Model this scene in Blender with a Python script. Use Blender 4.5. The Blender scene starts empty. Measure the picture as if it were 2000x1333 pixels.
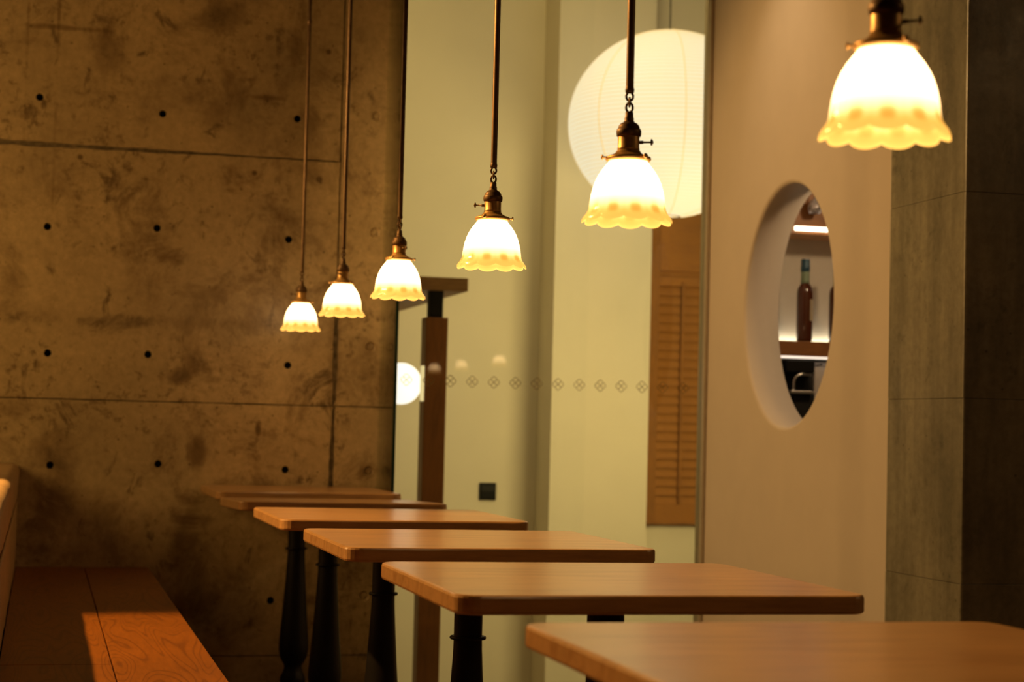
import bpy, bmesh, math, random
from math import sin, cos, pi, radians
from mathutils import Vector, Matrix
random.seed(7)
C = bpy.context.scene.collection
SC = bpy.context.scene

# ------------------------------------------------------------------ camera, world, exposure, lamps of the rooms and added fill lights
CAM_H = .976
cam_data = bpy.data.cameras.new('camera')
cam = bpy.data.objects.new('camera', cam_data); C.objects.link(cam); SC.camera = cam
yaw, pitch, roll = .24894, .046615, .024435
fwd = Vector((sin(yaw)*cos(pitch), cos(yaw)*cos(pitch), sin(pitch)))
rt = Vector((cos(yaw), -sin(yaw), 0)); up = rt.cross(fwd)
r2 = cos(roll)*rt + sin(roll)*up; u2 = -sin(roll)*rt + cos(roll)*up
M = Matrix((r2, u2, -fwd)).transposed().to_4x4(); M.translation = (0, 0, CAM_H)
cam.matrix_world = M
cam_data.sensor_width = 36; cam_data.lens = 3600/2000*36
cam_data.clip_start = .05; cam_data.clip_end = 100
cam_data.dof.use_dof = True; cam_data.dof.focus_distance = 3.5; cam_data.dof.aperture_fstop = 6.0

w = bpy.data.worlds.new('night'); SC.world = w; w.use_nodes = True
w.node_tree.nodes['Background'].inputs[0].default_value = (1, .6, .3, 1)
w.node_tree.nodes['Background'].inputs[1].default_value = .01
SC.view_settings.view_transform = 'Standard'; SC.view_settings.look = 'None'
SC.view_settings.exposure = 0; SC.view_settings.gamma = 1; SC.view_settings.use_curve_mapping = False
SC.cycles.max_bounces = 8; SC.cycles.transparent_max_bounces = 16
SC.cycles.sample_clamp_indirect = 6

def lamp(name, kind, loc, power, col, **kw):
    d = bpy.data.lights.new(name, kind); d.energy = power; d.color = col
    for k, v in kw.items(): setattr(d, k, v)
    o = bpy.data.objects.new(name, d); C.objects.link(o); o.location = loc
    return o
def aim(o, p):
    o.rotation_euler = (Vector(p)-o.location).to_track_quat('-Z', 'Y').to_euler()

WARM = (1, .56, .2)
# downlight over the aisle on the left, it rakes over the bench back
bench_spot = lamp('bench_downlight', 'SPOT', (-1.26, 4.6, 2.9), 520, (1, .52, .15), spot_size=radians(71), spot_blend=.22, shadow_soft_size=.03)
aim(bench_spot, (.2, 3.2, .5))
# ceiling spot washing the white wall
wash_spot = lamp('wall_washer', 'SPOT', (1.9, 5.75, 2.9), 9, (1, .70, .40), spot_size=radians(70), spot_blend=1, shadow_soft_size=.04)
aim(wash_spot, (2.4, 5.7, 1.9))
# unseen area lights added to brighten the lounge
lounge_fill = lamp('lounge_fill_light', 'AREA', (1.9, 6.95, 3.3), 14, (1, .72, .29), size=1.0)
aim(lounge_fill, (1.9, 8.87, .9))
lounge_fill2 = lamp('lounge_fill_light', 'AREA', (2.95, 6.95, 1.25), 22, (1, .74, .30), size=.7)  # added low behind the cream wall, out of view
aim(lounge_fill2, (2.0, 8.7, 1.0))
# unseen fill lights added to the dining room
dining_fill = lamp('dining_fill_light', 'AREA', (-1.75, 5.45, 1.65), 18, (1, .56, .17), size=.9)  # added to brighten the concrete wall
aim(dining_fill, (.7, 6.5, 1.35))
aisle_fill = lamp('aisle_fill_spot', 'SPOT', (-1.0, 5.55, 2.75), 165, (1, .57, .20), spot_size=radians(54), spot_blend=.5, shadow_soft_size=.12)  # added to light the cream wall evenly
aim(aisle_fill, (2.4, 5.45, 1.25))
front_fill = lamp('front_fill_light', 'AREA', (4.45, 1.6, 2.95), 12, (1, .60, .24), size=.6)  # added to lift the dark face of the column

# ------------------------------------------------------------------ materials
def mat(name):
    m = bpy.data.materials.new(name); m.use_nodes = True
    nt = m.node_tree; b = nt.nodes['Principled BSDF']
    return m, nt, b
def N(nt, t, **kw):
    n = nt.nodes.new(t)
    for k, v in kw.items():
        if k in n.inputs.keys(): n.inputs[k].default_value = v
        else: setattr(n, k, v)
    return n
def ramp(nt, stops, fac=None):
    r = nt.nodes.new('ShaderNodeValToRGB'); e = r.color_ramp.elements
    while len(e) < len(stops): e.new(.5)
    for el, (p, c) in zip(e, stops):
        el.position = p; el.color = c if len(c) == 4 else (*c, 1)
    if fac is not None: nt.links.new(fac, r.inputs[0])
    return r
def mapped(nt, scale, kind='Object', rot=(0,0,0)):
    tc = nt.nodes.new('ShaderNodeTexCoord'); mp = nt.nodes.new('ShaderNodeMapping')
    mp.inputs['Scale'].default_value = scale; mp.inputs['Rotation'].default_value = rot
    nt.links.new(tc.outputs[kind], mp.inputs[0]); return mp.outputs[0]
def mix(nt, a, b, fac, blend='MIX'):
    m = nt.nodes.new('ShaderNodeMix'); m.data_type = 'RGBA'; m.blend_type = blend
    for s, v in ((m.inputs[6], a), (m.inputs[7], b), (m.inputs[0], fac)):
        if hasattr(v, 'is_linked') or hasattr(v, 'links'): nt.links.new(v, s)
        else: s.default_value = v if not isinstance(v, tuple) or len(v) == 4 else (*v, 1)
    return m.outputs[2]
def bump(nt, b, h, strength=.2, dist=.01):
    n = N(nt, 'ShaderNodeBump', Strength=strength, Distance=dist)
    nt.links.new(h, n.inputs['Height']); nt.links.new(n.outputs[0], b.inputs['Normal'])
def plain(name, col, rough=.5, metal=0, noise=.06, scale=30, coat=0):
    m, nt, b = mat(name)
    n = N(nt, 'ShaderNodeTexNoise', Scale=scale, Detail=4); nt.links.new(mapped(nt, (1,1,1)), n.inputs['Vector'])
    c = ramp(nt, [(.3, tuple(x*(1-noise) for x in col)), (.7, tuple(min(1, x*(1+noise)) for x in col))], n.outputs[0])
    nt.links.new(c.outputs[0], b.inputs['Base Color'])
    b.inputs['Roughness'].default_value = rough; b.inputs['Metallic'].default_value = metal
    b.inputs['Coat Weight'].default_value = coat
    return m
def concrete(name, base, dark, coord='Object', stain=1.0, streak=False, blobs=()):
    m, nt, b = mat(name)
    v = mapped(nt, (1,1,1), coord)
    big = N(nt, 'ShaderNodeTexNoise', Scale=1.7, Detail=3, Roughness=.55); nt.links.new(v, big.inputs['Vector'])
    c = ramp(nt, [(.3, tuple(x*.72 for x in base)), (.5, base), (.72, tuple(x*1.18 for x in base))], big.outputs[0]).outputs[0]
    # blotches of laitance stain
    bl = N(nt, 'ShaderNodeTexNoise', Scale=4.6, Detail=10, Roughness=.74, Distortion=.5); nt.links.new(v, bl.inputs['Vector'])
    # stains that sit at fixed places of the wall: (x, z, half width, half height, weight)
    acc = bl.outputs[0]
    if blobs: tc = nt.nodes.new('ShaderNodeTexCoord')
    for bx, bz, brx, brz, wgt in blobs:
        mp = nt.nodes.new('ShaderNodeMapping'); mp.inputs['Location'].default_value = (-bx/brx, 0, -bz/brz); mp.inputs['Scale'].default_value = (1/brx, 0, 1/brz)
        nt.links.new(tc.outputs['Object'], mp.inputs[0])
        ln = N(nt, 'ShaderNodeVectorMath', operation='LENGTH'); nt.links.new(mp.outputs[0], ln.inputs[0])
        mr = nt.nodes.new('ShaderNodeMapRange'); mr.interpolation_type = 'SMOOTHSTEP'
        mr.inputs[1].default_value = 1.25; mr.inputs[2].default_value = .2; mr.inputs[3].default_value = 0; mr.inputs[4].default_value = wgt
        nt.links.new(ln.outputs['Value'], mr.inputs[0])
        ad = N(nt, 'ShaderNodeMath', operation='ADD'); nt.links.new(acc, ad.inputs[0]); nt.links.new(mr.outputs[0], ad.inputs[1]); acc = ad.outputs[0]
    f = ramp(nt, [(.49, (0,0,0)), (.66, (1,1,1))], acc).outputs[0]
    fb = ramp(nt, [(.68, (0,0,0)), (.82, (.7,)*3)], acc).outputs[0]
    sp = N(nt, 'ShaderNodeTexNoise', Scale=1.3, Detail=2); nt.links.new(mapped(nt, (1,1,1.3), coord), sp.inputs['Vector'])
    g = ramp(nt, [(.38, (stain*.12,)*3), (.58, (stain*.95,)*3)], sp.outputs[0]).outputs[0]
    fm = N(nt, 'ShaderNodeMath', operation='MULTIPLY'); nt.links.new(f, fm.inputs[0]); nt.links.new(g, fm.inputs[1])
    c = mix(nt, c, dark, fm.outputs[0])
    if blobs: c = mix(nt, c, tuple(x*.55 for x in dark), fb)
    # dark irregular clots
    cl = N(nt, 'ShaderNodeTexNoise', Scale=9, Detail=9, Roughness=.72, Distortion=.7); nt.links.new(mapped(nt, (1,1,.8), coord), cl.inputs['Vector'])
    f2 = ramp(nt, [(.58, (0,0,0)), (.67, (.85*stain,)*3)], cl.outputs[0]).outputs[0]
    c = mix(nt, c, tuple(x*.6 for x in dark), f2)
    # fine dirt specks, thick in some areas
    ds = N(nt, 'ShaderNodeTexNoise', Scale=24, Detail=8, Roughness=.75, Distortion=.3); nt.links.new(v, ds.inputs['Vector'])
    da = N(nt, 'ShaderNodeTexNoise', Scale=2.6, Detail=4, Roughness=.6); nt.links.new(mapped(nt, (1.3,1.3,.9), coord), da.inputs['Vector'])
    f6 = ramp(nt, [(.53, (0,0,0)), (.63, (.8*stain,)*3)], ds.outputs[0]).outputs[0]
    f7 = ramp(nt, [(.42, (.06,)*3), (.62, (1,1,1))], da.outputs[0]).outputs[0]
    m6 = N(nt, 'ShaderNodeMath', operation='MULTIPLY'); nt.links.new(f6, m6.inputs[0]); nt.links.new(f7, m6.inputs[1])
    c = mix(nt, c, tuple(x*.75 for x in dark), m6.outputs[0])
    # fine mottling and pores
    fn = N(nt, 'ShaderNodeTexNoise', Scale=38, Detail=6, Roughness=.7); nt.links.new(v, fn.inputs['Vector'])
    f3 = ramp(nt, [(.3, (.78,.78,.78)), (.7, (1.12,1.12,1.12))], fn.outputs[0]).outputs[0]
    c = mix(nt, c, f3, 1.0, 'MULTIPLY')
    vo = N(nt, 'ShaderNodeTexVoronoi', Scale=17, Randomness=1); nt.links.new(v, vo.inputs['Vector'])
    f4 = ramp(nt, [(.03, (.75,.75,.75)), (.09, (0,0,0))], vo.outputs['Distance']).outputs[0]
    c = mix(nt, c, tuple(x*.35 for x in dark), f4)
    if streak:
        st = N(nt, 'ShaderNodeTexNoise', Scale=9, Detail=5); nt.links.new(mapped(nt, (2.2,2.2,.25), coord), st.inputs['Vector'])
        f5 = ramp(nt, [(.35, (.72,.72,.72)), (.65, (1.1,1.1,1.1))], st.outputs[0]).outputs[0]
        c = mix(nt, c, f5, 1.0, 'MULTIPLY')
    nt.links.new(c, b.inputs['Base Color'])
    rr = ramp(nt, [(.3, (.27,)*3), (.7, (.46,)*3)], bl.outputs[0]).outputs[0]; nt.links.new(rr, b.inputs['Roughness'])
    b.inputs['Specular IOR Level'].default_value = .55
    bump(nt, b, fn.outputs[0], .12, .004)
    return m
def wood(name, light, dark, axis='X', rough=.35, figure=.5, coat=.0, scale=1.0, coatrough=.25, rings=34, detail=3):
    """grain runs along axis"""
    m, nt, b = mat(name)
    s = {'X': (.35, 3, 3), 'Y': (3, .35, 3), 'Z': (3, 3, .35)}[axis]
    s = tuple(x*scale for x in s)
    v = mapped(nt, s)
    n1 = N(nt, 'ShaderNodeTexNoise', Scale=2.2, Detail=detail, Distortion=.6); nt.links.new(v, n1.inputs['Vector'])
    # growth rings as contour lines of a stretched noise
    mu = N(nt, 'ShaderNodeMath', operation='MULTIPLY'); mu.inputs[1].default_value = rings
    nt.links.new(n1.outputs[0], mu.inputs[0])
    si = N(nt, 'ShaderNodeMath', operation='SINE'); nt.links.new(mu.outputs[0], si.inputs[0])
    f = ramp(nt, [(.0, (0,0,0)), (.75, (.35,)*3), (1, (1,1,1))], si.outputs[0]).outputs[0]
    fs = N(nt, 'ShaderNodeMath', operation='MULTIPLY'); fs.inputs[1].default_value = figure; nt.links.new(f, fs.inputs[0])
    c = mix(nt, light, dark, fs.outputs[0])
    n2 = N(nt, 'ShaderNodeTexNoise', Scale=22, Detail=5, Roughness=.7); nt.links.new(v, n2.inputs['Vector'])
    f2 = ramp(nt, [(.3, (.8,.8,.8)), (.7, (1.12,1.12,1.12))], n2.outputs[0]).outputs[0]
    c = mix(nt, c, f2, 1.0, 'MULTIPLY')
    n3 = N(nt, 'ShaderNodeTexNoise', Scale=3, Detail=2); nt.links.new(mapped(nt, (1,1,1)), n3.inputs['Vector'])
    f3 = ramp(nt, [(.3, (.85,.85,.85)), (.7, (1.1,1.1,1.1))], n3.outputs[0]).outputs[0]
    c = mix(nt, c, f3, 1.0, 'MULTIPLY')
    nt.links.new(c, b.inputs['Base Color']); b.inputs['Roughness'].default_value = rough
    b.inputs['Coat Weight'].default_value = coat; b.inputs['Coat Roughness'].default_value = coatrough
    bump(nt, b, n2.outputs[0], .06, .002)
    return m
def glow(name, col, strength):
    m, nt, b = mat(name)
    b.inputs['Base Color'].default_value = (*col, 1)
    b.inputs['Emission Color'].default_value = (*col, 1); b.inputs['Emission Strength'].default_value = strength
    return m

M_conc = concrete('board_concrete', (.60,.45,.23), (.24,.15,.058), blobs=[
    (.05,.86,.10,.11,.26), (.53,.86,.045,.075,.22), (.20,2.24,.10,.10,.2), (.57,2.39,.10,.08,.24), (-.10,1.25,.07,.28,.16), (.22,1.29,.30,.07,.17),
    (.42,1.55,.08,.07,.12), (.56,2.04,.06,.07,.16), (.0,.62,.12,.14,.10), (.22,.66,.05,.10,.14), (.50,.55,.07,.22,.10), (.62,.30,.20,.16,.2),
    (1.0,1.2,.03,.20,.14), (-.10,1.0,.09,.06,.22), (.90,2.0,.05,.22,.1), (.30,1.31,.5,.03,.09), (1.13,1.24,.045,.05,.14), (1.13,.8,.045,.045,.16), (.05,.50,.25,.05,.08),
    (.012,2.15,.007,.65,.13), (-.09,2.2,.007,.6,.11), (.02,2.315,.16,.012,.2), (.73,2.12,.07,.012,.2), (.1,1.87,.011,.011,.5), (.93,1.84,.012,.012,.45), (.70,1.85,.010,.010,.4), (.95,2.3,.011,.011,.45), (.46,1.12,.04,.035,.2), (.74,.95,.012,.03,.3)])
M_conc_gap = plain('concrete_joint', (.17,.13,.07), .9, noise=.45, scale=45)
M_hole = plain('tie_hole_lining', (.03,.025,.018), .9)
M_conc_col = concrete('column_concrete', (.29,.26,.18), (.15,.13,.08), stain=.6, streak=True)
M_plaster = plain('cream_plaster', (.78,.68,.56), .75, noise=.02, scale=9)
M_lounge = plain('lounge_plaster', (.76,.70,.55), .8, noise=.02, scale=5)
M_dark = plain('dark_paint', (.12,.10,.08), .8)
M_floor = wood('floor_oak', (.16,.09,.045), (.08,.045,.02), 'Y', .5)
M_table = wood('table_maple', (.60,.335,.135), (.40,.19,.062), 'X', .3, .55, coat=.4, scale=1.5, coatrough=.2)
M_bench = wood('bench_birch', (.28,.088,.005), (.115,.030,.0015), 'Y', .42, .55, coat=.12, scale=1.8, rings=95, detail=.6)
M_bench.node_tree.nodes['Principled BSDF'].inputs['Specular IOR Level'].default_value = .35
M_bench_side = wood('bench_birch_cross', (.46,.19,.05), (.34,.12,.025), 'X', .42, .4, scale=1.6)
M_iron = plain('black_cast_iron', (.008,.007,.006), .5, .0, coat=.15)
M_iron.node_tree.nodes['Principled BSDF'].inputs['Specular IOR Level'].default_value = .25
M_iron.node_tree.nodes['Principled BSDF'].inputs['Coat Weight'].default_value = .05
M_brass = plain('aged_brass', (.58,.34,.11), .42, .5, noise=.25, scale=60)
M_bronze = plain('dark_bronze', (.17,.10,.045), .48, .6, noise=.2, scale=60)
M_fabric = plain('tan_upholstery', (.50,.33,.155), .75, noise=.12, scale=40)
M_post = wood('brown_oak', (.21,.075,.017), (.13,.045,.01), 'Z', .4, .5, scale=2)
M_slab = wood('canopy_oak', (.25,.125,.04), (.17,.08,.025), 'X', .6, .4, scale=2)
M_shut = wood('shutter_wood', (.33,.125,.010), (.24,.085,.006), 'X', .75, .4, scale=2.2)
M_shut_v = wood('shutter_wood_upright', (.28,.105,.008), (.20,.072,.005), 'Z', .75, .4, scale=2.2)
M_trim = plain('pale_metal_trim', (.55,.47,.36), .45, .3)
M_shelf = wood('walnut_shelf', (.30,.12,.03), (.2,.075,.018), 'X', .45, .4, scale=2)
M_black = plain('black_plastic', (.009,.0085,.008), .6)
M_black.node_tree.nodes['Principled BSDF'].inputs['Specular IOR Level'].default_value = .15
M_grey = plain('charcoal_plastic', (.022,.021,.020), .6)
M_grey.node_tree.nodes['Principled BSDF'].inputs['Specular IOR Level'].default_value = .2
M_niche = plain('niche_paint', (.62,.58,.48), .8, noise=.02)
M_steel = plain('brushed_steel', (.6,.58,.55), .3, 1, noise=.05)
M_pale = plain('pale_panel', (.62,.56,.50), .5)
M_edge = plain('green_glass_edge', (.012,.03,.02), .25)
M_print = plain('bronze_print', (.40,.27,.10), .6)
for _m in (M_print,):      # a thin, half see-through print
    _m.node_tree.nodes['Principled BSDF'].inputs['Alpha'].default_value = .36
M_led = glow('led_strip', (1, .86, .66), 4.5)
M_led_back = glow('led_strip_back', (1, .90, .68), 11)
M_led_dim = glow('led_strip_dim', (1, .86, .72), 1.0)
M_bulb = glow('bulb_glass', (1, .62, .24), 14)
M_globe = glow('opal_globe', (1, .95, .86), 1.25)
M_globe_refl = glow('globe_reflection_glow', (.95, .80, .42), .72)  # emission stands for the globe lamp mirrored on the post

def glass_mat():
    m, nt, b = mat('clear_glass'); nt.nodes.remove(b)
    out = nt.nodes['Material Output']
    tr = N(nt, 'ShaderNodeBsdfTransparent', Color=(.955,.975,.95,1)); gl = N(nt, 'ShaderNodeBsdfGlossy', Roughness=.02)
    fr = N(nt, 'ShaderNodeFresnel', IOR=1.5); mx = nt.nodes.new('ShaderNodeMixShader')
    nt.links.new(fr.outputs[0], mx.inputs[0]); nt.links.new(tr.outputs[0], mx.inputs[1]); nt.links.new(gl.outputs[0], mx.inputs[2])
    nt.links.new(mx.outputs[0], out.inputs[0]); return m
M_glass = glass_mat()

def shade_mat():
    """opal glass lamp shade, white body running out to an amber tinted frill"""
    m, nt, b = mat('opal_shade_glass')
    at = N(nt, 'ShaderNodeAttribute', attribute_name='tint')
    c = ramp(nt, [(0, (1,.62,.28)), (.45, (1,.62,.28)), (.66, (1,.58,.2)), (.80, (1,.49,.085)), (1, (1,.40,.04))], at.outputs['Fac'])
    s = ramp(nt, [(0, (.75,)*3), (.12, (1,)*3), (.4, (.9,)*3), (.55, (.48,)*3), (.72, (.24,)*3), (.84, (.175,)*3), (1, (.125,)*3)], at.outputs['Fac'])
    mu = N(nt, 'ShaderNodeMath', operation='MULTIPLY'); mu.inputs[1].default_value = 7.0
    nt.links.new(s.outputs[0], mu.inputs[0])
    b.inputs['Base Color'].default_value = (.3,.24,.14,1); b.inputs['Roughness'].default_value = .25
    nt.links.new(c.outputs[0], b.inputs['Emission Color']); nt.links.new(mu.outputs[0], b.inputs['Emission Strength'])
    return m
M_shade = shade_mat()
def paper_mat():
    m, nt, b = mat('washi_paper')
    tc = nt.nodes.new('ShaderNodeTexCoord')
    n = N(nt, 'ShaderNodeTexNoise', Scale=2.5, Detail=3); nt.links.new(tc.outputs['Object'], n.inputs['Vector'])
    c = ramp(nt, [(.3, (1,.86,.58)), (.7, (1,.88,.64))], n.outputs[0])
    b.inputs['Base Color'].default_value = (.35,.31,.24,1); b.inputs['Roughness'].default_value = .8
    b.inputs['Emission Strength'].default_value = .96
    nt.links.new(c.outputs[0], b.inputs['Emission Color'])
    return m
M_paper = paper_mat()
M_rib = glow('bamboo_rib', (.80,.60,.28), .62)
def bottle_mat():
    m, nt, b = mat('brown_bottle_glass')
    b.inputs['Base Color'].default_value = (.075,.018,.006,1); b.inputs['Roughness'].default_value = .08
    b.inputs['Coat Weight'].default_value = .5
    return m
M_bottle = bottle_mat()
M_cap = plain('blue_foil', (.02,.07,.11), .35, .2)
M_neck = plain('green_foil', (.17,.24,.15), .45)
M_label = plain('cream_label', (.5,.42,.28), .7)
M_smoke = plain('smoky_glassware', (.36,.33,.34), .2, .2, noise=.4, scale=60)

# ------------------------------------------------------------------ builders
def obj(name, bm, m, parent=None, smooth=False, loc=None, label=None):
    me = bpy.data.meshes.new(name); bmesh.ops.recalc_face_normals(bm, faces=bm.faces)
    bm.to_mesh(me); bm.free()
    for mm in (m if isinstance(m, (list, tuple)) else [m]): me.materials.append(mm)
    if smooth:
        for p in me.polygons: p.use_smooth = True
    o = bpy.data.objects.new(name, me); C.objects.link(o)
    if parent: o.parent = parent
    if loc: o.location = loc
    if label: o['label'] = label
    return o
def tag(o, label=None, cat=None, group=None, kind=None):
    if label: o['label'] = label
    if cat: o['category'] = cat
    if group: o['group'] = group
    if kind: o['kind'] = kind
    return o
def thing(name, label, cat, loc=(0,0,0), rz=0, group=None):
    o = bpy.data.objects.new(name, None); C.objects.link(o); o.empty_display_size = .1
    o.location = loc; o.rotation_euler = (0, 0, rz)
    return tag(o, label, cat, group)
def struct(name, label=None, bm=None, m=None, smooth=False):
    if bm is None:
        o = bpy.data.objects.new(name, None); C.objects.link(o)
    else: o = obj(name, bm, m, smooth=smooth)
    return tag(o, label, kind='structure')
def box(bm, lo, hi, bev=0, seg=2):
    vs = [bm.verts.new((x, y, z)) for x in (lo[0], hi[0]) for y in (lo[1], hi[1]) for z in (lo[2], hi[2])]
    fs = [bm.faces.new([vs[i] for i in q]) for q in ((0,1,3,2), (4,6,7,5), (0,4,5,1), (2,3,7,6), (0,2,6,4), (1,5,7,3))]
    if bev:
        es = list({e for f in fs for e in f.edges})
        bmesh.ops.bevel(bm, geom=es, offset=bev, segments=seg, profile=.5, affect='EDGES')
    return bm
def B(lo, hi, bev=0, seg=2): return box(bmesh.new(), lo, hi, bev, seg)
def lathe(bm, prof, n=32, c=(0,0,0), axis='Z', mod=None, close=True):
    rings = []
    for r, z in prof:
        ring = []
        for k in range(n):
            a = 2*pi*k/n
            x, y = r*cos(a), r*sin(a)
            p = {'Z': (x, y, z), 'X': (z, x, y), 'Y': (x, z, y)}[axis]
            ring.append(bm.verts.new((p[0]+c[0], p[1]+c[1], p[2]+c[2])))
        rings.append(ring)
    for a, b in zip(rings, rings[1:]):
        for k in range(n): bm.faces.new((a[k], a[(k+1) % n], b[(k+1) % n], b[k]))
    if close:
        for ring in (rings[0], rings[-1]):
            try: bm.faces.new(ring)
            except ValueError: pass
    return bm
def tube(bm, pts, r, n=10, closed=False, cap=True):
    pts = [Vector(p) for p in pts]; rings = []
    L = len(pts); prev = None
    for i, p in enumerate(pts):
        if closed: t = pts[(i+1) % L]-pts[i-1]
        else: t = pts[min(i+1, L-1)]-pts[max(i-1, 0)]
        t.normalize()
        a = prev if prev is not None else (Vector((0,0,1)) if abs(t.z) < .9 else Vector((1,0,0)))
        u = (a - t*a.dot(t)).normalized(); v = t.cross(u); prev = u
        rr = r[i] if isinstance(r, (list, tuple)) else r
        rings.append([bm.verts.new(p+u*rr*cos(2*pi*k/n)+v*rr*sin(2*pi*k/n)) for k in range(n)])
    pairs = list(zip(rings, rings[1:])) + ([(rings[-1], rings[0])] if closed else [])
    for a, b in pairs:
        for k in range(n): bm.faces.new((a[k], a[(k+1) % n], b[(k+1) % n], b[k]))
    if cap and not closed:
        bm.faces.new(rings[0]); bm.faces.new(rings[-1])
    return bm
def fill_with_holes(bm, outer, holes):
    """outer and holes: lists of 3-D points of one plane; returns (faces, hole vertex loops, outer loop)"""
    loops = []; edges = []
    for lp in [outer]+holes:
        vs = [bm.verts.new(p) for p in lp]
        edges += [bm.edges.new((vs[i], vs[(i+1) % len(vs)])) for i in range(len(vs))]
        loops.append(vs)
    g = bmesh.ops.triangle_fill(bm, use_beauty=True, edges=edges)
    return [x for x in g['geom'] if isinstance(x, bmesh.types.BMFace)], loops[1:], loops[0]
def strip(bm, a, b):
    n = len(a); out = []
    for i in range(n): out.append(bm.faces.new((a[i], a[(i+1) % n], b[(i+1) % n], b[i])))
    return out
def children(o): return [c for c in bpy.data.objects if c.parent == o]
def copy_tree(o, parent=None):
    c = o.copy(); C.objects.link(c)
    if parent: c.parent = parent
    for ch in children(o): copy_tree(ch, c)
    return c
def rrect(x0, y0, x1, y1, r, n=6):
    pts = []
    for cx, cy, a0 in ((x1-r, y1-r, 0), (x0+r, y1-r, pi/2), (x0+r, y0+r, pi), (x1-r, y0+r, 1.5*pi)):
        for k in range(n+1):
            a = a0+pi/2*k/n; pts.append((cx+r*cos(a), cy+r*sin(a)))
    return pts
def slab_bm(outline, z0, z1, e=.003):
    """prism with softened top and bottom edges"""
    bm = bmesh.new(); n = len(outline)
    cx = sum(p[0] for p in outline)/n; cy = sum(p[1] for p in outline)/n
    def ring(z, ins):
        out = []
        for i, (x, y) in enumerate(outline):
            a = Vector(outline[i-1]); b = Vector(outline[(i+1) % n]); t = (b-a).normalized(); nn = Vector((t.y, -t.x))
            out.append(bm.verts.new((x-nn.x*ins, y-nn.y*ins, z)))
        return out
    rs = [ring(z0, e), ring(z0+e*.3, e*.3), ring(z0+e, 0), ring(z1-e, 0), ring(z1-e*.3, e*.3), ring(z1, e)]
    for a, b in zip(rs, rs[1:]): strip(bm, a, b)
    bm.faces.new(rs[0]); bm.faces.new(rs[-1])
    return bm

# ------------------------------------------------------------------ the setting
YW = 6.5            # face of the concrete wall
CEIL = 3.05
struct('floor', 'dark oak floor under the tables', B((-3.2,-6,-.1), (5.2,6.6,0)), M_floor)
struct('floor.001', 'lower lounge floor behind the glass', B((-.3,6.66,-.5), (5.2,9.2,-.42)), M_floor)
struct('ceiling', 'dark ceiling', B((-3.2,-6,CEIL), (5.2,6.6,CEIL+.1)), M_dark)
struct('ceiling.001', 'lounge ceiling', B((-.3,6.6,3.6), (5.2,9.2,3.7)), M_lounge)
struct('wall_left', 'far side wall of the aisle', B((-3.3,-6,0), (-3.2,6.5,CEIL)), M_dark)
struct('wall_rear', 'wall behind the camera', B((-3.2,-6.1,0), (5.2,-6,CEIL)), M_dark)
struct('wall_side', 'side wall of the dining room', B((5.2,-6,0), (5.3,4.5,CEIL)), M_dark)

# concrete wall: formwork panels with ragged open joints and tie holes
wall_back = struct('wall_back', 'board-marked concrete wall with tie holes and stains')
XE = 1.212
bm = B((-3.2, YW+.04, 0), (XE-.004, YW+.16, CEIL)); o = obj('wall_core', bm, M_conc, wall_back)
for z in (.155, 1.034, 1.907): obj('joint_mortar', B((-3.2, YW+.007, z-.012), (1.005 if z > 1.5 else XE, YW+.039, z+.012)), M_conc_gap, wall_back)
for x in (-2.0, -.9, 1.005): obj('joint_mortar', B((x-.013, YW+.005, 0), (x+.013, YW+.039, CEIL)), M_conc_gap, wall_back)
holes_at = [(-.042,2.069), (.375,2.039), (.846,2.052), (-.001,1.624), (.369,1.637), (.828,1.62), (.015,1.19), (.352,1.196), (.838,1.174),
            (.036,.807), (.399,.818), (.84,.806), (.802,.347), (.39,.35), (.03,.345), (.39,2.5), (.84,2.5), (-.03,2.5)]
plugs_at = [(1.132,1.249), (1.137,.806), (1.133,.363), (1.135,1.66), (1.13,2.08)]
def rag(a, b, fixed, horiz, gapf, sgn, seed):
    """points from a to b along an edge at 'fixed', pushed inwards by half of a ragged gap"""
    rnd = random.Random(seed); n = max(2, int(abs(b-a)/.022)); pts = []; j = 0
    for i in range(n):
        t = a+(b-a)*i/n; j = j*.7+rnd.uniform(-1, 1)*.6
        o = fixed+sgn*max(.0008, gapf(t)*(.5+.22*j))
        pts.append((t, o) if horiz else (o, t))
    return pts
def hgap(z):
    if abs(z-1.907) < .01: return lambda x: max(.006, .021-.015*max(0, x+.1)/.75)
    return lambda x: .0042
def vgap(x): return lambda z: .016 if z < 1.5 else .006
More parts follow.
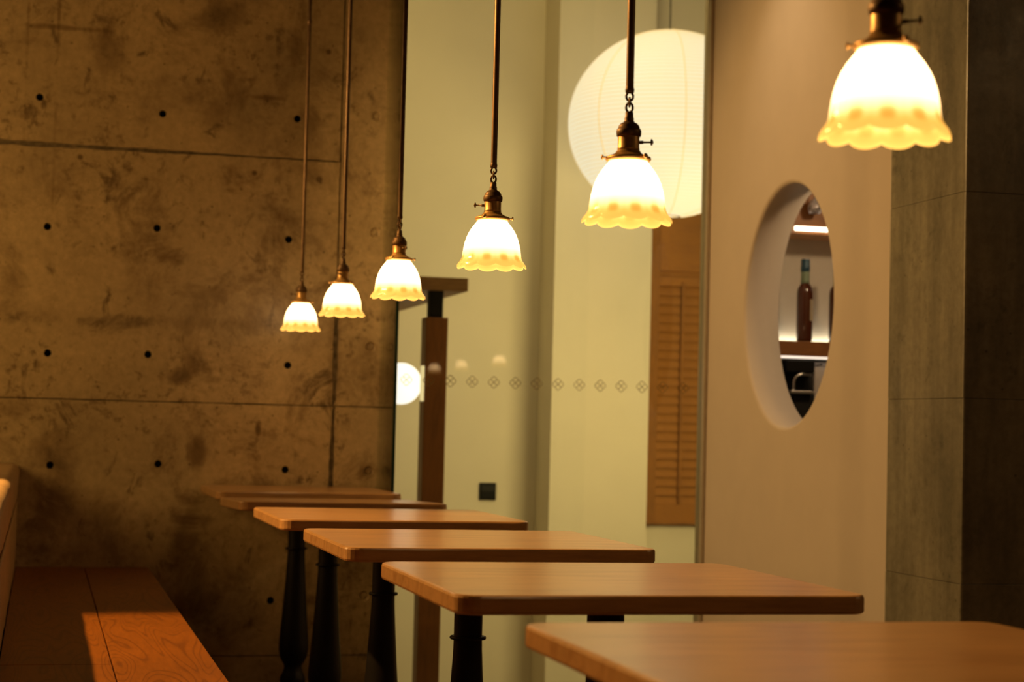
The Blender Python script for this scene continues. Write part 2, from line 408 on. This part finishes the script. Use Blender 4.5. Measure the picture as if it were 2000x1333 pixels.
def panel(x0, x1, z0, z1, seed):
    gx0, gx1 = vgap(x0), vgap(x1)
    out = []
    for (a, b, fx, hz, g, s) in ((x0, x1, z0, True, hgap(z0), 1), (z0, z1, x1, False, gx1 if x1 < XE-.01 else (lambda t: .0), -1),
                                 (x1, x0, z1, True, hgap(z1), -1), (z1, z0, x0, False, gx0, 1)):
        p = rag(a, b, fx, hz, g, s, hash((round(fx*100), s, seed)) % 9999)
        out += p
    hs = []; kinds = []
    for lst, r in ((holes_at, .0135), (plugs_at, .019)):
        for (hx, hz_) in lst:
            if x0+.03 < hx < x1-.03 and z0+.03 < hz_ < z1-.03:
                hs.append([(hx+r*cos(2*pi*k/20), YW, hz_+r*sin(2*pi*k/20)) for k in range(20)]); kinds.append((hx, hz_, r))
    bm = bmesh.new()
    fs, hl, ol = fill_with_holes(bm, [(x, YW, z) for x, z in out], hs)
    back = [bm.verts.new((v.co.x, YW+.038, v.co.z)) for v in ol]; strip(bm, ol, back)
    for lp, (hx, hz_, r) in zip(hl, kinds):
        plug = r > .017
        steps = ((.85, .004), (.72, .006), (.30, .003)) if plug else ((.93, .002), (.80, .02), (.72, .034))
        prev = lp
        for q, d in steps:
            nx = [bm.verts.new((hx+r*q*cos(2*pi*k/20), YW+d, hz_+r*q*sin(2*pi*k/20))) for k in range(20)]
            for f in strip(bm, prev, nx): f.material_index = 0 if (plug or q > .9) else 1
            prev = nx
        f = bm.faces.new(prev); f.material_index = 0 if plug else 1
    return obj('panel', bm, [M_conc, M_hole], wall_back)
xs = [-3.2, -2.0, -.9, 1.005]
zs = [0, .155, 1.034, 1.907, 3.05]
k = 0
for a, b in zip(xs, xs[1:]):
    for c, d in zip(zs, zs[1:]): panel(a, b, c, d, k); k += 1
for c, d in ((0, .155), (.155, 1.034), (1.034, 3.05)): panel(1.005, XE, c, d, k); k += 1

# white wall with the oval opening, parallel to the row of tables
XP, TH = 2.40, .13
cy, cz, ry, rz_ = 5.738, 1.4055, .376, .409
bm = bmesh.new()
EL = 112
def ell(x, g, pw=1): return [(x, cy+(ry+g)*cos(2*pi*k/EL), cz+(rz_+g)*sin(2*pi*k/EL)) for k in range(EL)]
outer = [(XP, 4.95, 0), (XP, 6.57, 0), (XP, 6.57, CEIL), (XP, 4.95, CEIL)]
fs, hl, ol = fill_with_holes(bm, outer, [ell(XP, .014)])
prev = hl[0]; sm = []
for q in range(1, 6):
    a = pi/2*q/5
    nx = [bm.verts.new(p) for p in ell(XP+.014*(1-cos(a)), .014*(1-sin(a)))]; sm += strip(bm, prev, nx); prev = nx
backp = [bm.verts.new(p) for p in ell(XP+TH, 0)]; sm += strip(bm, prev, backp)
ob2 = [bm.verts.new((XP+TH, v.co.y, v.co.z)) for v in ol]; strip(bm, ol, ob2)
for f in sm: f.smooth = True
# back face
edges = [bm.edges.get((backp[i], backp[(i+1) % EL])) for i in range(EL)] + [bm.edges.get((ob2[i], ob2[(i+1) % 4])) for i in range(4)]
bmesh.ops.triangle_fill(bm, use_beauty=True, edges=edges)
wr = obj('wall_right', bm, M_plaster); tag(wr, 'cream plaster wall with an oval opening', kind='structure')

# concrete mass to the right of it, cast in lifts
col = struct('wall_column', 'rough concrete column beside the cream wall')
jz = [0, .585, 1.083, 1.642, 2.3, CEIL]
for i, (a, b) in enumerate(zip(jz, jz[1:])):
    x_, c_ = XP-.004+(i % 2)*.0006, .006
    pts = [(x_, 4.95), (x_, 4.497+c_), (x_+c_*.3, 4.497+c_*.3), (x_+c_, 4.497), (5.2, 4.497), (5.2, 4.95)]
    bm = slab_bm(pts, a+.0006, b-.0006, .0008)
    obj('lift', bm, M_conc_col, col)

# lounge behind the glass
struct('wall_far', 'lounge wall with a black switch', B((-.3,8.87,-.42), (2.39,9.0,3.6)), M_lounge)
struct('wall_far_projection', 'projecting lounge wall beside the shutter', B((2.39,8.6,-.42), (2.885,9.0,3.6)), M_lounge)
struct('wall_far_right', 'lounge wall around the shutter', B((2.885,8.76,-.42), (5.2,9.0,3.6)), M_lounge)
struct('wall_lounge_left', None, B((-.4,6.66,-.42), (-.3,9,3.6)), M_lounge)
struct('wall_lounge_right', None, B((5.2,6.9,-.42), (5.3,9,3.6)), M_lounge)
struct('wall_lounge_step', None, B((-.3,6.6,-.5), (5.2,6.66,0)), M_lounge)
struct('wall_lounge_header', None, B((-3.2,6.6,CEIL), (5.2,6.66,3.6)), M_lounge)

# glass partition: large pane with printed markers, and a return pane against the concrete
win = struct('window_1', 'large glass partition printed with a row of small motifs')
obj('pane', B((XE+.002, YW-.005, .0), (2.394, YW+.005, CEIL)), M_glass, win)
def motif_bm():
    bm = bmesh.new(); R = .0225; y0 = 0; t = .0006
    def ringshape(pts_o, pts_i):
        a = [bm.verts.new((x, -t, z)) for x, z in pts_o]; b = [bm.verts.new((x, -t, z)) for x, z in pts_i]
        a2 = [bm.verts.new((x, 0, z)) for x, z in pts_o]; b2 = [bm.verts.new((x, 0, z)) for x, z in pts_i]
        strip(bm, a, b); strip(bm, a2, b2); strip(bm, a, a2); strip(bm, b, b2)
    # scalloped quatrefoil outline
    n = 32
    def q(R, k): 
        a = 2*pi*k/n; r = R*(.90+.10*cos(4*a)); return (r*cos(a), r*sin(a))
    ringshape([q(R, k) for k in range(n)], [q(R*.82, k) for k in range(n)])
    for s in (pi/4, -pi/4):      # the cross inside
        d = Vector((cos(s), sin(s))); p = Vector((-d.y, d.x))*.0019; L = R*.66
        c = [d*L+p, d*L-p, -d*L-p, -d*L+p]
        a = [bm.verts.new((v.x, -t, v.y)) for v in c]; b = [bm.verts.new((v.x, 0, v.y)) for v in c]
        bm.faces.new(a); bm.faces.new(b); strip(bm, a, b)
    return bm
m0 = None
for i in range(14):
    x = 1.264+.0807*i
    if m0 is None: m0 = obj('printed_motif', motif_bm(), M_print, win); mo = m0
    else: mo = m0.copy(); C.objects.link(mo)
    mo.location = (x, YW-.0052, 1.136)
fin = struct('window_2', 'narrow glass return with a dark green edge')
obj('pane', B((1.1665, 6.225, 0), (1.1765, YW-.001, CEIL)), M_glass, fin)
obj('glass_edge', B((1.1660, 6.213, 0), (1.1770, 6.225, CEIL), .001), M_edge, fin, label='dark green polished glass edge')
tr = obj('trim_1', B((2.386, YW-.03, 0), (2.398, YW+.04, CEIL), .003), M_trim); tag(tr, 'pale metal channel holding the glass', kind='structure')

# bar niche behind the oval opening
struct('wall_niche_back', 'pale wall behind the bar shelves', B((2.53,6.62,0), (4.2,6.66,CEIL)), M_niche)
struct('wall_niche_right', None, B((4.2,4.95,0), (4.3,6.66,CEIL)), M_dark)

# ------------------------------------------------------------------ bench and backrest along the left
bench = thing('bench', 'orange birch plank bench running along the tan backrest to the concrete wall', 'bench', (0,0,0))
ZB = .462
def plank(x0, x1, y0, y1):
    return obj('plank', B((x0, y0, ZB-.022), (x1, y1, ZB), .0016, 2), M_bench, bench)
plank(-.066, .1605, 3.949, 6.495); plank(-.066, .1605, 1.2, 3.946); plank(.1632, .376, 3.0, 6.495); plank(.1632, .376, 1.2, 2.997)
obj('apron', B((-.066, 1.2, .10), (.352, 6.495, ZB-.022), .003), M_bench_side, bench)
obj('plinth', B((-.066, 1.25, 0), (.30, 6.495, .10)), M_dark, bench)
back = thing('low_backrest', 'low tan upholstered backrest behind the birch bench', 'backrest', (0,0,0))
# cross-section in X/Z swept along Y: lower panel, crease, rounded upper pad
def sweep(prof, y0, y1, n, wob=0):
    bm = bmesh.new(); rings = []
    for i in range(n+1):
        y = y0+(y1-y0)*i/n; ww = wob*sin(i*1.3)*sin(i*.37)
        rings.append([bm.verts.new((x+(ww if x > -.1 else 0), y, z)) for x, z in prof])
    for a, b in zip(rings, rings[1:]): strip(bm, a, b)
    bm.faces.new(rings[0]); bm.faces.new(rings[-1]); return bm
low = [(-.068,.464), (-.066,.50), (-.0655,.60), (-.067,.668), (-.074,.680), (-.30,.680), (-.30,.464)]
o = obj('lower_panel', sweep(low, 1.2, 6.49, 60, .001), M_fabric, back, smooth=False)
pad = []
for cx_, cz_, r_, a0, a1 in ((-.09, .785, .026, 0, pi/2), (-.27, .785, .026, pi/2, pi), (-.27, .70, .016, pi, 1.5*pi), (-.086, .70, .018, -pi/2, 0)):
    for q in range(6):
        a = a0+(a1-a0)*q/5; pad.append((cx_+r_*cos(a), cz_+r_*sin(a)))
obj('upper_pad', sweep(pad, 1.2, 6.488, 60, .0015), M_fabric, back, smooth=True)
bm = bmesh.new(); tube(bm, [(-.0685, 1.2+5.285*i/40, .682) for i in range(41)], .0035, 8); obj('piping', bm, M_fabric, back, smooth=True)
obj('base', B((-.30, 1.2, 0), (-.07, 6.49, .462)), M_dark, back)

# ------------------------------------------------------------------ tables
TZ, TT = .75, .027
def make_table(depth):
    t = thing('dining_table', '', 'table')
    h = depth/2
    obj('table_top', slab_bm(rrect(-.30, -h, .30, h, .032, 6), TZ-TT, TZ, .0045), M_table, t, smooth=False)
    bm = bmesh.new()
    box(bm, (-.044,-.044, TZ-TT-.012), (.044,.044, TZ-TT), .002)
    for a in (0, pi/2, pi, 1.5*pi):     # four arms of the mounting spider
        d = Vector((cos(a), sin(a))); p = Vector((-d.y, d.x))
        pts = [(.03,.016), (.115,.011), (.125,.007), (.125,-.007), (.115,-.011), (.03,-.016)]
        lo = [bm.verts.new((d.x*u+p.x*v, d.y*u+p.y*v, TZ-TT-.007)) for u, v in pts]
        hi = [bm.verts.new((d.x*u+p.x*v, d.y*u+p.y*v, TZ-TT)) for u, v in pts]
        strip(bm, lo, hi); bm.faces.new(lo); bm.faces.new(hi)
    obj('mounting_plate', bm, M_iron, t)
    prof = [(.028,TZ-TT-.010), (.0285,.70), (.0285,.56), (.029,.53), (.0305,.50), (.034,.44), (.038,.38), (.0425,.32), (.047,.27), (.0495,.235),
            (.0495,.215), (.045,.19), (.036,.172), (.031,.165), (.029,.155), (.034,.14), (.041,.125), (.043,.11), (.038,.095), (.034,.085), (.034,.05)]
    obj('column', lathe(bmesh.new(), prof, 40), M_iron, t, smooth=True)
    obj('collar', lathe(bmesh.new(), [(.028,.548), (.0355,.5485), (.037,.5515), (.0355,.5545), (.028,.555)], 40), M_iron, t, smooth=True)
    bm = bmesh.new(); lathe(bm, [(.05,.052), (.06,.045), (.07,.02), (.06,.012)], 32)
    obj('hub', bm, M_iron, t, smooth=True)
    for kx in range(4):
        a = pi/4+kx*pi/2; bm = bmesh.new()
        tube(bm, [(.04*cos(a), .04*sin(a), .04), (.12*cos(a), .12*sin(a), .036), (.20*cos(a), .20*sin(a), .022), (.25*cos(a), .25*sin(a), .014)], [.02,.017,.014,.0139], 10)
        obj('foot', bm, M_iron, t, smooth=True)
    return t
tabs = [(1.782, .594, 'nearest maple table, cut off by the lower right corner, its iron foot out of view'),
        (2.706, .594, 'maple table second from the front, its black mounting plate showing below the front edge'),
        (3.628, .592, 'maple table third from the front, its black column in front of the cream lounge wall'),
        (4.572, .594, 'maple table fourth from the front, whose column passes the wooden post'),
        (5.495, .592, 'maple table second from the concrete wall, overlapped by its nearer neighbour'),
        (6.195, .586, 'farthest maple table, pushed against the concrete wall')]
proto = None
for y, d, lab in tabs:
    t = make_table(d) if proto is None else copy_tree(proto)
    if proto is None: proto = t
    t.location = (.846, y, 0); tag(t, lab, 'table', 'row of square maple tables')
    if 5 < y < 6:          # this top sits a little crooked on its column, back edge low
        tp = [c for c in children(t) if c.name.startswith('table_top')][0]; a_ = -.024
        tp.rotation_euler.x = a_
        p_ = Vector((0, -d/2, TZ)); tp.location = p_ - Matrix.Rotation(a_, 3, 'X') @ p_

# ------------------------------------------------------------------ pendant lamps; the origin of a lamp lies at the rim of its shade
ZL = 1.290
def shade_bm():
    bm = bmesh.new(); n = 176; LOB = 11
    prof = [(.0262,.0965,.06), (.0272,.0945,.05), (.0285,.0905,.05), (.033,.0845,.1), (.0400,.0755,.15), (.0455,.0665,.2), (.0495,.0575,.3), (.0525,.048,.38), (.0547,.039,.46),
            (.0562,.030,.55), (.0572,.0225,.64), (.0585,.0165,.72), (.0605,.0122,.77), (.0632,.0085,.81), (.0660,.0050,.83), (.0675,.0015,.83), (.0672,-.0015,.82)]
    lay = bm.verts.layers.float.new('tint'); rings = []
    for i, (r, z, tnt) in enumerate(prof):
        f = max(0, (i-9)/7.0); ring = []
        for k_ in range(n):
            a = 2*pi*k_/n; ca = cos(LOB*a)
            lobe = (1-abs(sin(LOB*a/2)))            # 1 at lobe centre, 0 in the notch
            rr = r + f*(.0042*(abs(cos(LOB*a/2))**.7-.62))
            zz = z - f*.0052*(abs(cos(LOB*a/2))**.8-.5)
            spot = math.exp(-((i-11.4)/1.25)**2)*math.exp(-((.5-.5*ca)/.42)**2)
            rib = .0004*cos(44*a)*(1 if 1 < i < 11 else 0)
            v = bm.verts.new(((rr+rib)*cos(a), (rr+rib)*sin(a), zz)); v[lay] = min(1, tnt + .20*spot); ring.append(v)
        rings.append(ring)
    for a, b in zip(rings, rings[1:]): strip(bm, a, b)
    return bm
def chain_link(c, L, r, ang):
    bm = bmesh.new(); pts = []
    for q in range(16):
        a = 2*pi*q/16; u = .0062*cos(a); v = L*sin(a)
        pts.append((c[0]+u*cos(ang), c[1]+u*sin(ang), c[2]+v))
    return tube(bm, pts, r, 8, closed=True)
def make_pendant():
    t = thing('pendant_lamp', '', 'lamp')
    sh = obj('shade', shade_bm(), M_shade, t, smooth=True, label='white glass bell shade with an amber scalloped frill')
    bm = bmesh.new(); lathe(bm, [(.0275,.090), (.0330,.0912), (.0346,.0940), (.0338,.0968), (.0290,.0988), (.0240,.1005), (.0200,.1030), (.0180,.1058), (.0170,.1075), (.0160,.1085)], 40)
    ft = obj('shade_fitter', bm, M_brass, t, smooth=True)
    for q in range(3):
        a = 2*pi*q/3+.12; bm = bmesh.new()
        tube(bm, [(.033*cos(a), .033*sin(a), .0955), (.0385*cos(a), .0385*sin(a), .0955)], .0016, 8)
        tube(bm, [(.0378*cos(a), .0378*sin(a), .0955), (.0392*cos(a), .0392*sin(a), .0955), (.0412*cos(a), .0412*sin(a), .0955)], [.0018,.0042,.0032], 10)
        obj('thumb_screw', bm, M_brass, ft, smooth=True)
    bm = bmesh.new(); lathe(bm, [(.0160,.1075), (.0168,.1085), (.0168,.1105), (.0163,.1112), (.0163,.1275), (.0158,.1290)], 40)
    so = obj('socket', bm, M_brass, t, smooth=True)
    bm = bmesh.new(); tube(bm, [(-.015,0,.120), (-.022,0,.1203), (-.0225,0,.1203), (-.0345,0,.1206)], [.0026,.0026,.0016,.0014], 10)
    tube(bm, [(-.0345,0,.1158), (-.0352,0,.1206), (-.0345,0,.1254)], [.0012,.0026,.0012], 10)
    obj('switch_key', bm, M_bronze, so, smooth=True)
    bm = bmesh.new(); lathe(bm, [(.0160,.1278), (.0182,.1288), (.0189,.1325), (.0189,.1365), (.0182,.1392), (.0166,.1402), (.0158,.1440), (.0130,.1478), (.0086,.1502), (.0070,.1530), (.0074,.1555), (.0064,.1580), (.0060,.1655), (.0040,.1665)], 36)
    obj('socket_cap', bm, M_bronze, t, smooth=True)
    bm = bmesh.new(); pts = [(.0050*cos(a), 0, .1725+.0072*sin(a)) for a in [2*pi*q/16 for q in range(16)]]; tube(bm, pts, .0019, 8, closed=True)
    obj('loop', bm, M_bronze, t, smooth=True)
    obj('chain_link', chain_link((0,0,.1810), .0068, .0016, pi/2), M_bronze, t, smooth=True)
    bm = bmesh.new(); pts = [(.0052*cos(a), 0, .1895+.0066*sin(a)) for a in [2*pi*q/16 for q in range(16)]]; tube(bm, pts, .0019, 8, closed=True)
    obj('loop', bm, M_bronze, t, smooth=True)
    top = CEIL-ZL
    bm = bmesh.new(); lathe(bm, [(.0038,.1945), (.0066,.1955), (.0070,.2005), (.0062,.203), (.0060,.206), (.0060,top-.03)], 20)
    rd = obj('rod', bm, M_bronze, t, smooth=True)
    obj('coupling', lathe(bmesh.new(), [(.006,1.045), (.0075,1.047), (.0075,1.061), (.006,1.063)], 20), M_bronze, rd, smooth=True)
    obj('canopy', lathe(bmesh.new(), [(.007,top-.034), (.02,top-.03), (.05,top-.012), (.055,top)], 32), M_bronze, t, smooth=True)
    bm = bmesh.new(); lathe(bm, [(.006,.0995), (.010,.092), (.0135,.082), (.0145,.072), (.0125,.062), (.007,.056), (.0015,.054)], 20)
    obj('bulb', bm, M_bulb, t, smooth=True)
    return t
lamps = [(.843, 6.235, ZL-.002, -.3, 'farthest pendant lamp, hanging nearest the concrete wall, its switch key hidden'),
         (.845, 5.36, ZL+.002, .9, 'pendant lamp second from the concrete wall'),
         (.845, 4.481, ZL, 1.9, 'pendant lamp just left of the wooden T-shaped post'),
         (.845, 3.503, ZL-.001, -.25, 'pendant lamp in front of the plain cream lounge wall, switch key to the left'),
         (.845, 2.639, ZL, 2.9, 'pendant lamp overlapping the big round paper lantern, switch key to the right'),
         (.845, 1.763, ZL, 2.6, 'nearest and largest pendant lamp, before the concrete column at the upper right'),
         (3.72, -2.05, 1.49, .3, 'first pendant of the second row, rightmost warm glow mirrored in the glass'),
         (3.72, -3.5, 1.49, 1.3, 'second pendant of the second row, middle warm glow mirrored in the glass'),
         (3.72, -4.7, 1.49, 2.3, 'third pendant of the second row, leftmost warm glow mirrored in the glass')]
lp = None
for i, (x, y, z, a, lab) in enumerate(lamps):
    t = make_pendant() if lp is None else copy_tree(lp)
    if lp is None: lp = t
    t.location = (x, y, z); t.rotation_euler = (0, 0, a)
    if z > 1.4:
        for c in children(t):      # shorter drop of the second row
            if c.name.startswith(('rod', 'canopy')): pass
        t.scale = (1, 1, (CEIL-z)/(CEIL-ZL))
    tag(t, lab, 'lamp', 'pendant lamps with frilled glass shades')

# ------------------------------------------------------------------ lounge: paper lantern, post with canopy, globe, switch, shutter
LC = Vector((2.716, 7.9, 2.368))
lan = thing('paper_lantern', 'big round glowing white paper lantern hanging behind the glass', 'lantern', LC)
A_, C_ = .455, .425
prof = [(A_*cos(a), C_*sin(a)) for a in [radians(-82+164*q/70) for q in range(71)]]
bm = lathe(bmesh.new(), prof, 96, close=False)
# paper sags very slightly between the ribs
obj('paper', bm, M_paper, lan, smooth=True)
for q in range(1, 62):
    a = radians(-80+160*q/62); r_ = A_*cos(a)+.0004; bm = bmesh.new()
    tube(bm, [(r_*cos(2*pi*j/72), r_*sin(2*pi*j/72), C_*sin(a)) for j in range(72)], .0013, 4, closed=True)
    obj('rib', bm, M_rib, lan)
for q in range(7):
    aa = 2*pi*q/7 + .06; bm = bmesh.new()
    tube(bm, [((A_*cos(a)+.001)*cos(aa), (A_*cos(a)+.001)*sin(aa), C_*sin(a)) for a in [radians(-82+164*j/40) for j in range(41)]], .0024, 5)
    obj('paper_seam', bm, M_rib, lan)
for s in (1, -1):
    bm = bmesh.new(); r_ = A_*cos(radians(82)); z_ = s*C_*sin(radians(82))
    tube(bm, [(r_*cos(2*pi*j/24), r_*sin(2*pi*j/24), z_) for j in range(24)], .003, 6, closed=True); obj('wire_ring', bm, M_bronze, lan)
bm = bmesh.new(); tube(bm, [(0, 0, C_*sin(radians(82))), (0, 0, 3.6-LC.z)], .0032, 8)
tube(bm, [(-.063,0,C_*sin(radians(82))), (.063,0,C_*sin(radians(82)))], .002, 6); obj('cord', bm, M_black, lan)

post = thing('canopy_post', 'brown oak post carrying a flat wooden canopy behind the glass', 'post', (1.523, 7.26, -.42))
obj('shaft', B((-.0455,-.0455,0), (.0455,.0455,1.827), .003), M_post, post)
obj('neck', B((-.0275,-.0275,1.827), (.0275,.0275,1.938), .002), M_black, post)
obj('canopy', B((-.62,-.06,1.935), (.121,1.60,1.988), .003), M_slab, post)
obj('foot_plate', B((-.09,-.09,0), (.09,.09,.012), .002), M_black, post)
obj('globe_reflection', B((-.060,-.0455,1.49), (-.0462,-.030,1.632), .002), M_globe_refl, post, label='pale glowing strip standing in for the globe lamp reflection on the left side of the post')  # reflection of the globe lamp built as a glowing strip

gl = thing('globe_lamp', 'white opal globe lamp by the edge of the concrete wall', 'lamp', (1.59, 8.3, 1.162))
bm = bmesh.new(); bmesh.ops.create_uvsphere(bm, u_segments=40, v_segments=24, radius=.0955); obj('globe', bm, M_globe, gl, smooth=True)
bm = bmesh.new(); tube(bm, [(0,.09,0), (0,.575-.012,0)], .009, 10); obj('wall_arm', bm, M_brass, gl, smooth=True)
obj('wall_plate', lathe(bmesh.new(), [(.045,.558), (.045,.570)], 24, axis='Y'), M_brass, gl)

sw = thing('light_switch', 'square black switch on the cream lounge wall', 'switch', (2.148, 8.87, .655))
obj('face_plate', B((-.043,-.010,-.043), (.043,0,.043), .003), M_black, sw)
obj('rocker', B((-.034,-.013,.0), (.034,-.0095,.031), .002), M_grey, sw)
obj('rocker', B((-.034,-.012,-.031), (.034,-.0095,-.002), .002), M_black, sw)

sx0, sx1, sz0, sz1 = 2.915, 3.62, .512, 2.16
shut = thing('louvred_shutter', 'golden brown louvred wooden shutter beside the cream wall', 'shutter', (sx0, 8.72, sz0))
W = sx1-sx0; H = sz1-sz0
def SB(name, x0, z0, x1, z1, y0, y1, m, bev=.002): return obj(name, B((x0,y0,z0), (x1,y1,z1), bev), m, shut)
SB('stile', 0, 0, .052, H, -.012, .04, M_shut_v); SB('stile', W-.052, 0, W, H, -.012, .04, M_shut_v)
SB('bottom_rail', .053, 0, W-.053, .098, -.006, .04, M_shut)
SB('top_rail', .053, 1.19, W-.053, 1.235, -.006, .04, M_shut)
SB('header_panel', .053, 1.262, W-.053, H, -.010, .04, M_shut)
SB('shadow_batten', .053, 1.235, W-.053, 1.262, .012, .04, M_shut)
ns = 24; pitch_ = (1.19-.098)/ns
sl = None
for q in range(ns):
    if sl is None:
        bm = bmesh.new(); aL = radians(70)
        pts = [(.027*cos(a), .0040*sin(a)) for a in [2*pi*j/12 for j in range(12)]]
        lo = []; hi = []
        for u, v in pts:
            yy = u*cos(aL)-v*sin(aL); zz = u*sin(aL)+v*cos(aL)
            lo.append(bm.verts.new((.054, yy, zz))); hi.append(bm.verts.new((W-.054, yy, zz)))
        strip(bm, lo, hi); bm.faces.new(lo); bm.faces.new(hi)
        sl = obj('slat', bm, M_shut, shut); so_ = sl
    else: so_ = sl.copy(); C.objects.link(so_)
    so_.location = (0, .012, .098+pitch_*(q+.5))
SB('tilt_rod', .168, .105, .182, 1.205, -.022, -.010, M_shut_v)

# ------------------------------------------------------------------ bar niche seen through the oval opening
YN = 6.42
hs = thing('wall_cupboard', 'dark wooden cupboard with a bright light strip at its lower edge above the bottle', 'cupboard', (2.53, YN, 1.735))
obj('carcass', B((0,0,.022), (1.5,.199,.45), .002), M_shelf, hs); obj('light_strip', B((.19,-.002,.006), (1.5,.012,.021), .001), M_led, hs, label='bright white light strip')
obj('underside', B((0,.012,-.006), (1.5,.199,.022), .001), M_shelf, hs)
bs = thing('bottle_shelf', 'brown wooden shelf holding the bottle behind the oval opening', 'shelf', (2.53, YN-.035, 1.266))
obj('board', B((0,0,0), (1.5,.235,.056), .002), M_shelf, bs); obj('light_strip', B((0,.002,-.009), (1.5,.012,.0), .001), M_led_dim, bs, label='thin pale light strip under the shelf')
obj('back_light', B((.02,.212,.057), (1.45,.226,.064), .001), M_led_back, bs, label='light strip along the back of the shelf')
def bottle(loc, lab, cat='bottle'):
    t = thing('bottle', lab, cat, loc, 0, 'bottles on the bar shelf')
    bm = lathe(bmesh.new(), [(.024,0), (.0295,.003), (.0305,.012), (.0305,.180), (.029,.195), (.024,.207), (.0165,.216), (.0148,.226), (.0145,.25)], 32); obj('body', bm, M_bottle, t, smooth=True)
    obj('neck_foil', lathe(bmesh.new(), [(.0172,.219), (.0162,.2255), (.0162,.262), (.0158,.263)], 28), M_neck, t, smooth=True)
    obj('cap', lathe(bmesh.new(), [(.0160,.263), (.0172,.264), (.0172,.283), (.0163,.285), (.0163,.308), (.015,.310)], 28), M_cap, t, smooth=True)
    bm = bmesh.new(); a0, a1 = radians(-72), radians(28); lo = []; hi = []
    for q in range(12):
        a = a0+(a1-a0)*q/11; lo.append(bm.verts.new((.0309*cos(a), .0309*sin(a), .078))); hi.append(bm.verts.new((.0309*cos(a), .0309*sin(a), .158)))
    for q in range(11): bm.faces.new((lo[q], lo[q+1], hi[q+1], hi[q]))
    obj('label', bm, M_label, t, smooth=True)
    return t
bottle((2.762, YN, 1.322), 'brown bottle with a blue cap standing on the shelf in the oval opening')
b2 = bottle((2.893, YN, 1.322), 'second brown bottle, a dark sliver at the right rim of the oval opening')
hg = thing('hanging_glass', 'smoky stemmed glass hanging at the top of the oval opening', 'glass', (2.776, YN-.045, 1.855))
obj('bowl', lathe(bmesh.new(), [(.004,.0), (.018,-.006), (.026,-.024), (.027,-.036), (.022,-.054), (.0205,-.054), (.0255,-.036), (.0245,-.024), (.016,-.004)], 24, close=False), M_smoke, hg, smooth=True)
obj('stem', lathe(bmesh.new(), [(.004,0), (.003,.01), (.003,.06), (.03,.066), (.03,.068)], 20), M_smoke, hg, smooth=True)
obj('rack_rail', B((-.04,-.005,.0685), (.04,.048,.075), .001), M_black, hg)

cm = thing('coffee_machine', 'dark coffee machine with a steel spout under the bottle shelf', 'machine', (2.70, YN, 1.0))
obj('body', B((-.12,-.02,.0), (.10,.19,.125), .004), M_grey, cm); obj('head', B((-.02,-.035,.205), (.092,.19,.250), .004), M_black, cm)
obj('rear_housing', B((-.12,.03,.125), (.10,.19,.205), .002), M_black, cm)
bm = bmesh.new(); pts = [(.008,-.03,.135), (.010,-.03,.150)] + [(.045-.035*cos(a), -.03, .165+.034*sin(a)) for a in [radians(90*q/8) for q in range(9)]] + [(.085,-.03,.198)]
tube(bm, pts, .005, 10); obj('spout', bm, M_steel, cm, smooth=True)
obj('drip_tray', B((-.01,-.05,.125), (.085,.03,.137), .002), M_steel, cm)
obj('stand', B((-.12,-.02,-.089), (.10,.19,0)), M_dark, cm)
pn = thing('menu_board', 'pale upright panel with small dark marks to the right of the coffee machine', 'panel', (2.806, YN, .91))
obj('board', B((0,.0,0), (.30,.02,.335), .002), M_pale, pn)
for q, (u, v, ww) in enumerate(((.006,.322,.006), (.014,.323,.004), (.020,.325,.010))):
    obj('mark', B((u,-.001,v), (u+ww,.0005,v+.006)), M_black, pn)
cn = thing('bar_counter', 'dark bar counter below the shelf behind the oval opening', 'counter', (2.53, 6.1, 0))
obj('worktop', B((.02,.0,.88), (1.6,.519,.91), .003), M_grey, cn); obj('cabinet', B((.02,.02,0), (1.6,.519,.88)), M_dark, cn)
lamp('niche_downlight', 'POINT', (2.95, 5.5, 2.05), 14, (1, .68, .38), shadow_soft_size=.05)

# fixtures of the ceiling spots and a housing for the added aisle fill (outside the frame)
for o_, nm, lab in ((aisle_fill, 'spotlight', 'added black spotlight housing of the fill light near the concrete wall, turned to the oval opening'), (bench_spot, 'spotlight', 'black ceiling spotlight over the aisle left of the bench'), (wash_spot, 'spotlight', 'black ceiling spotlight aimed at the cream wall')):
    t = thing(nm, lab, 'lamp', o_.location)
    q_ = o_.rotation_euler.to_matrix()
    bm = lathe(bmesh.new(), [(.045,.0), (.045,.12), (.02,.14)], 24, close=False)
    bmesh.ops.transform(bm, matrix=q_.to_4x4(), verts=bm.verts); obj('housing', bm, M_black, t, smooth=True)
    obj('bracket', B((-.012,-.012,.06), (.012,.012,CEIL-o_.location.z)), M_black, t)
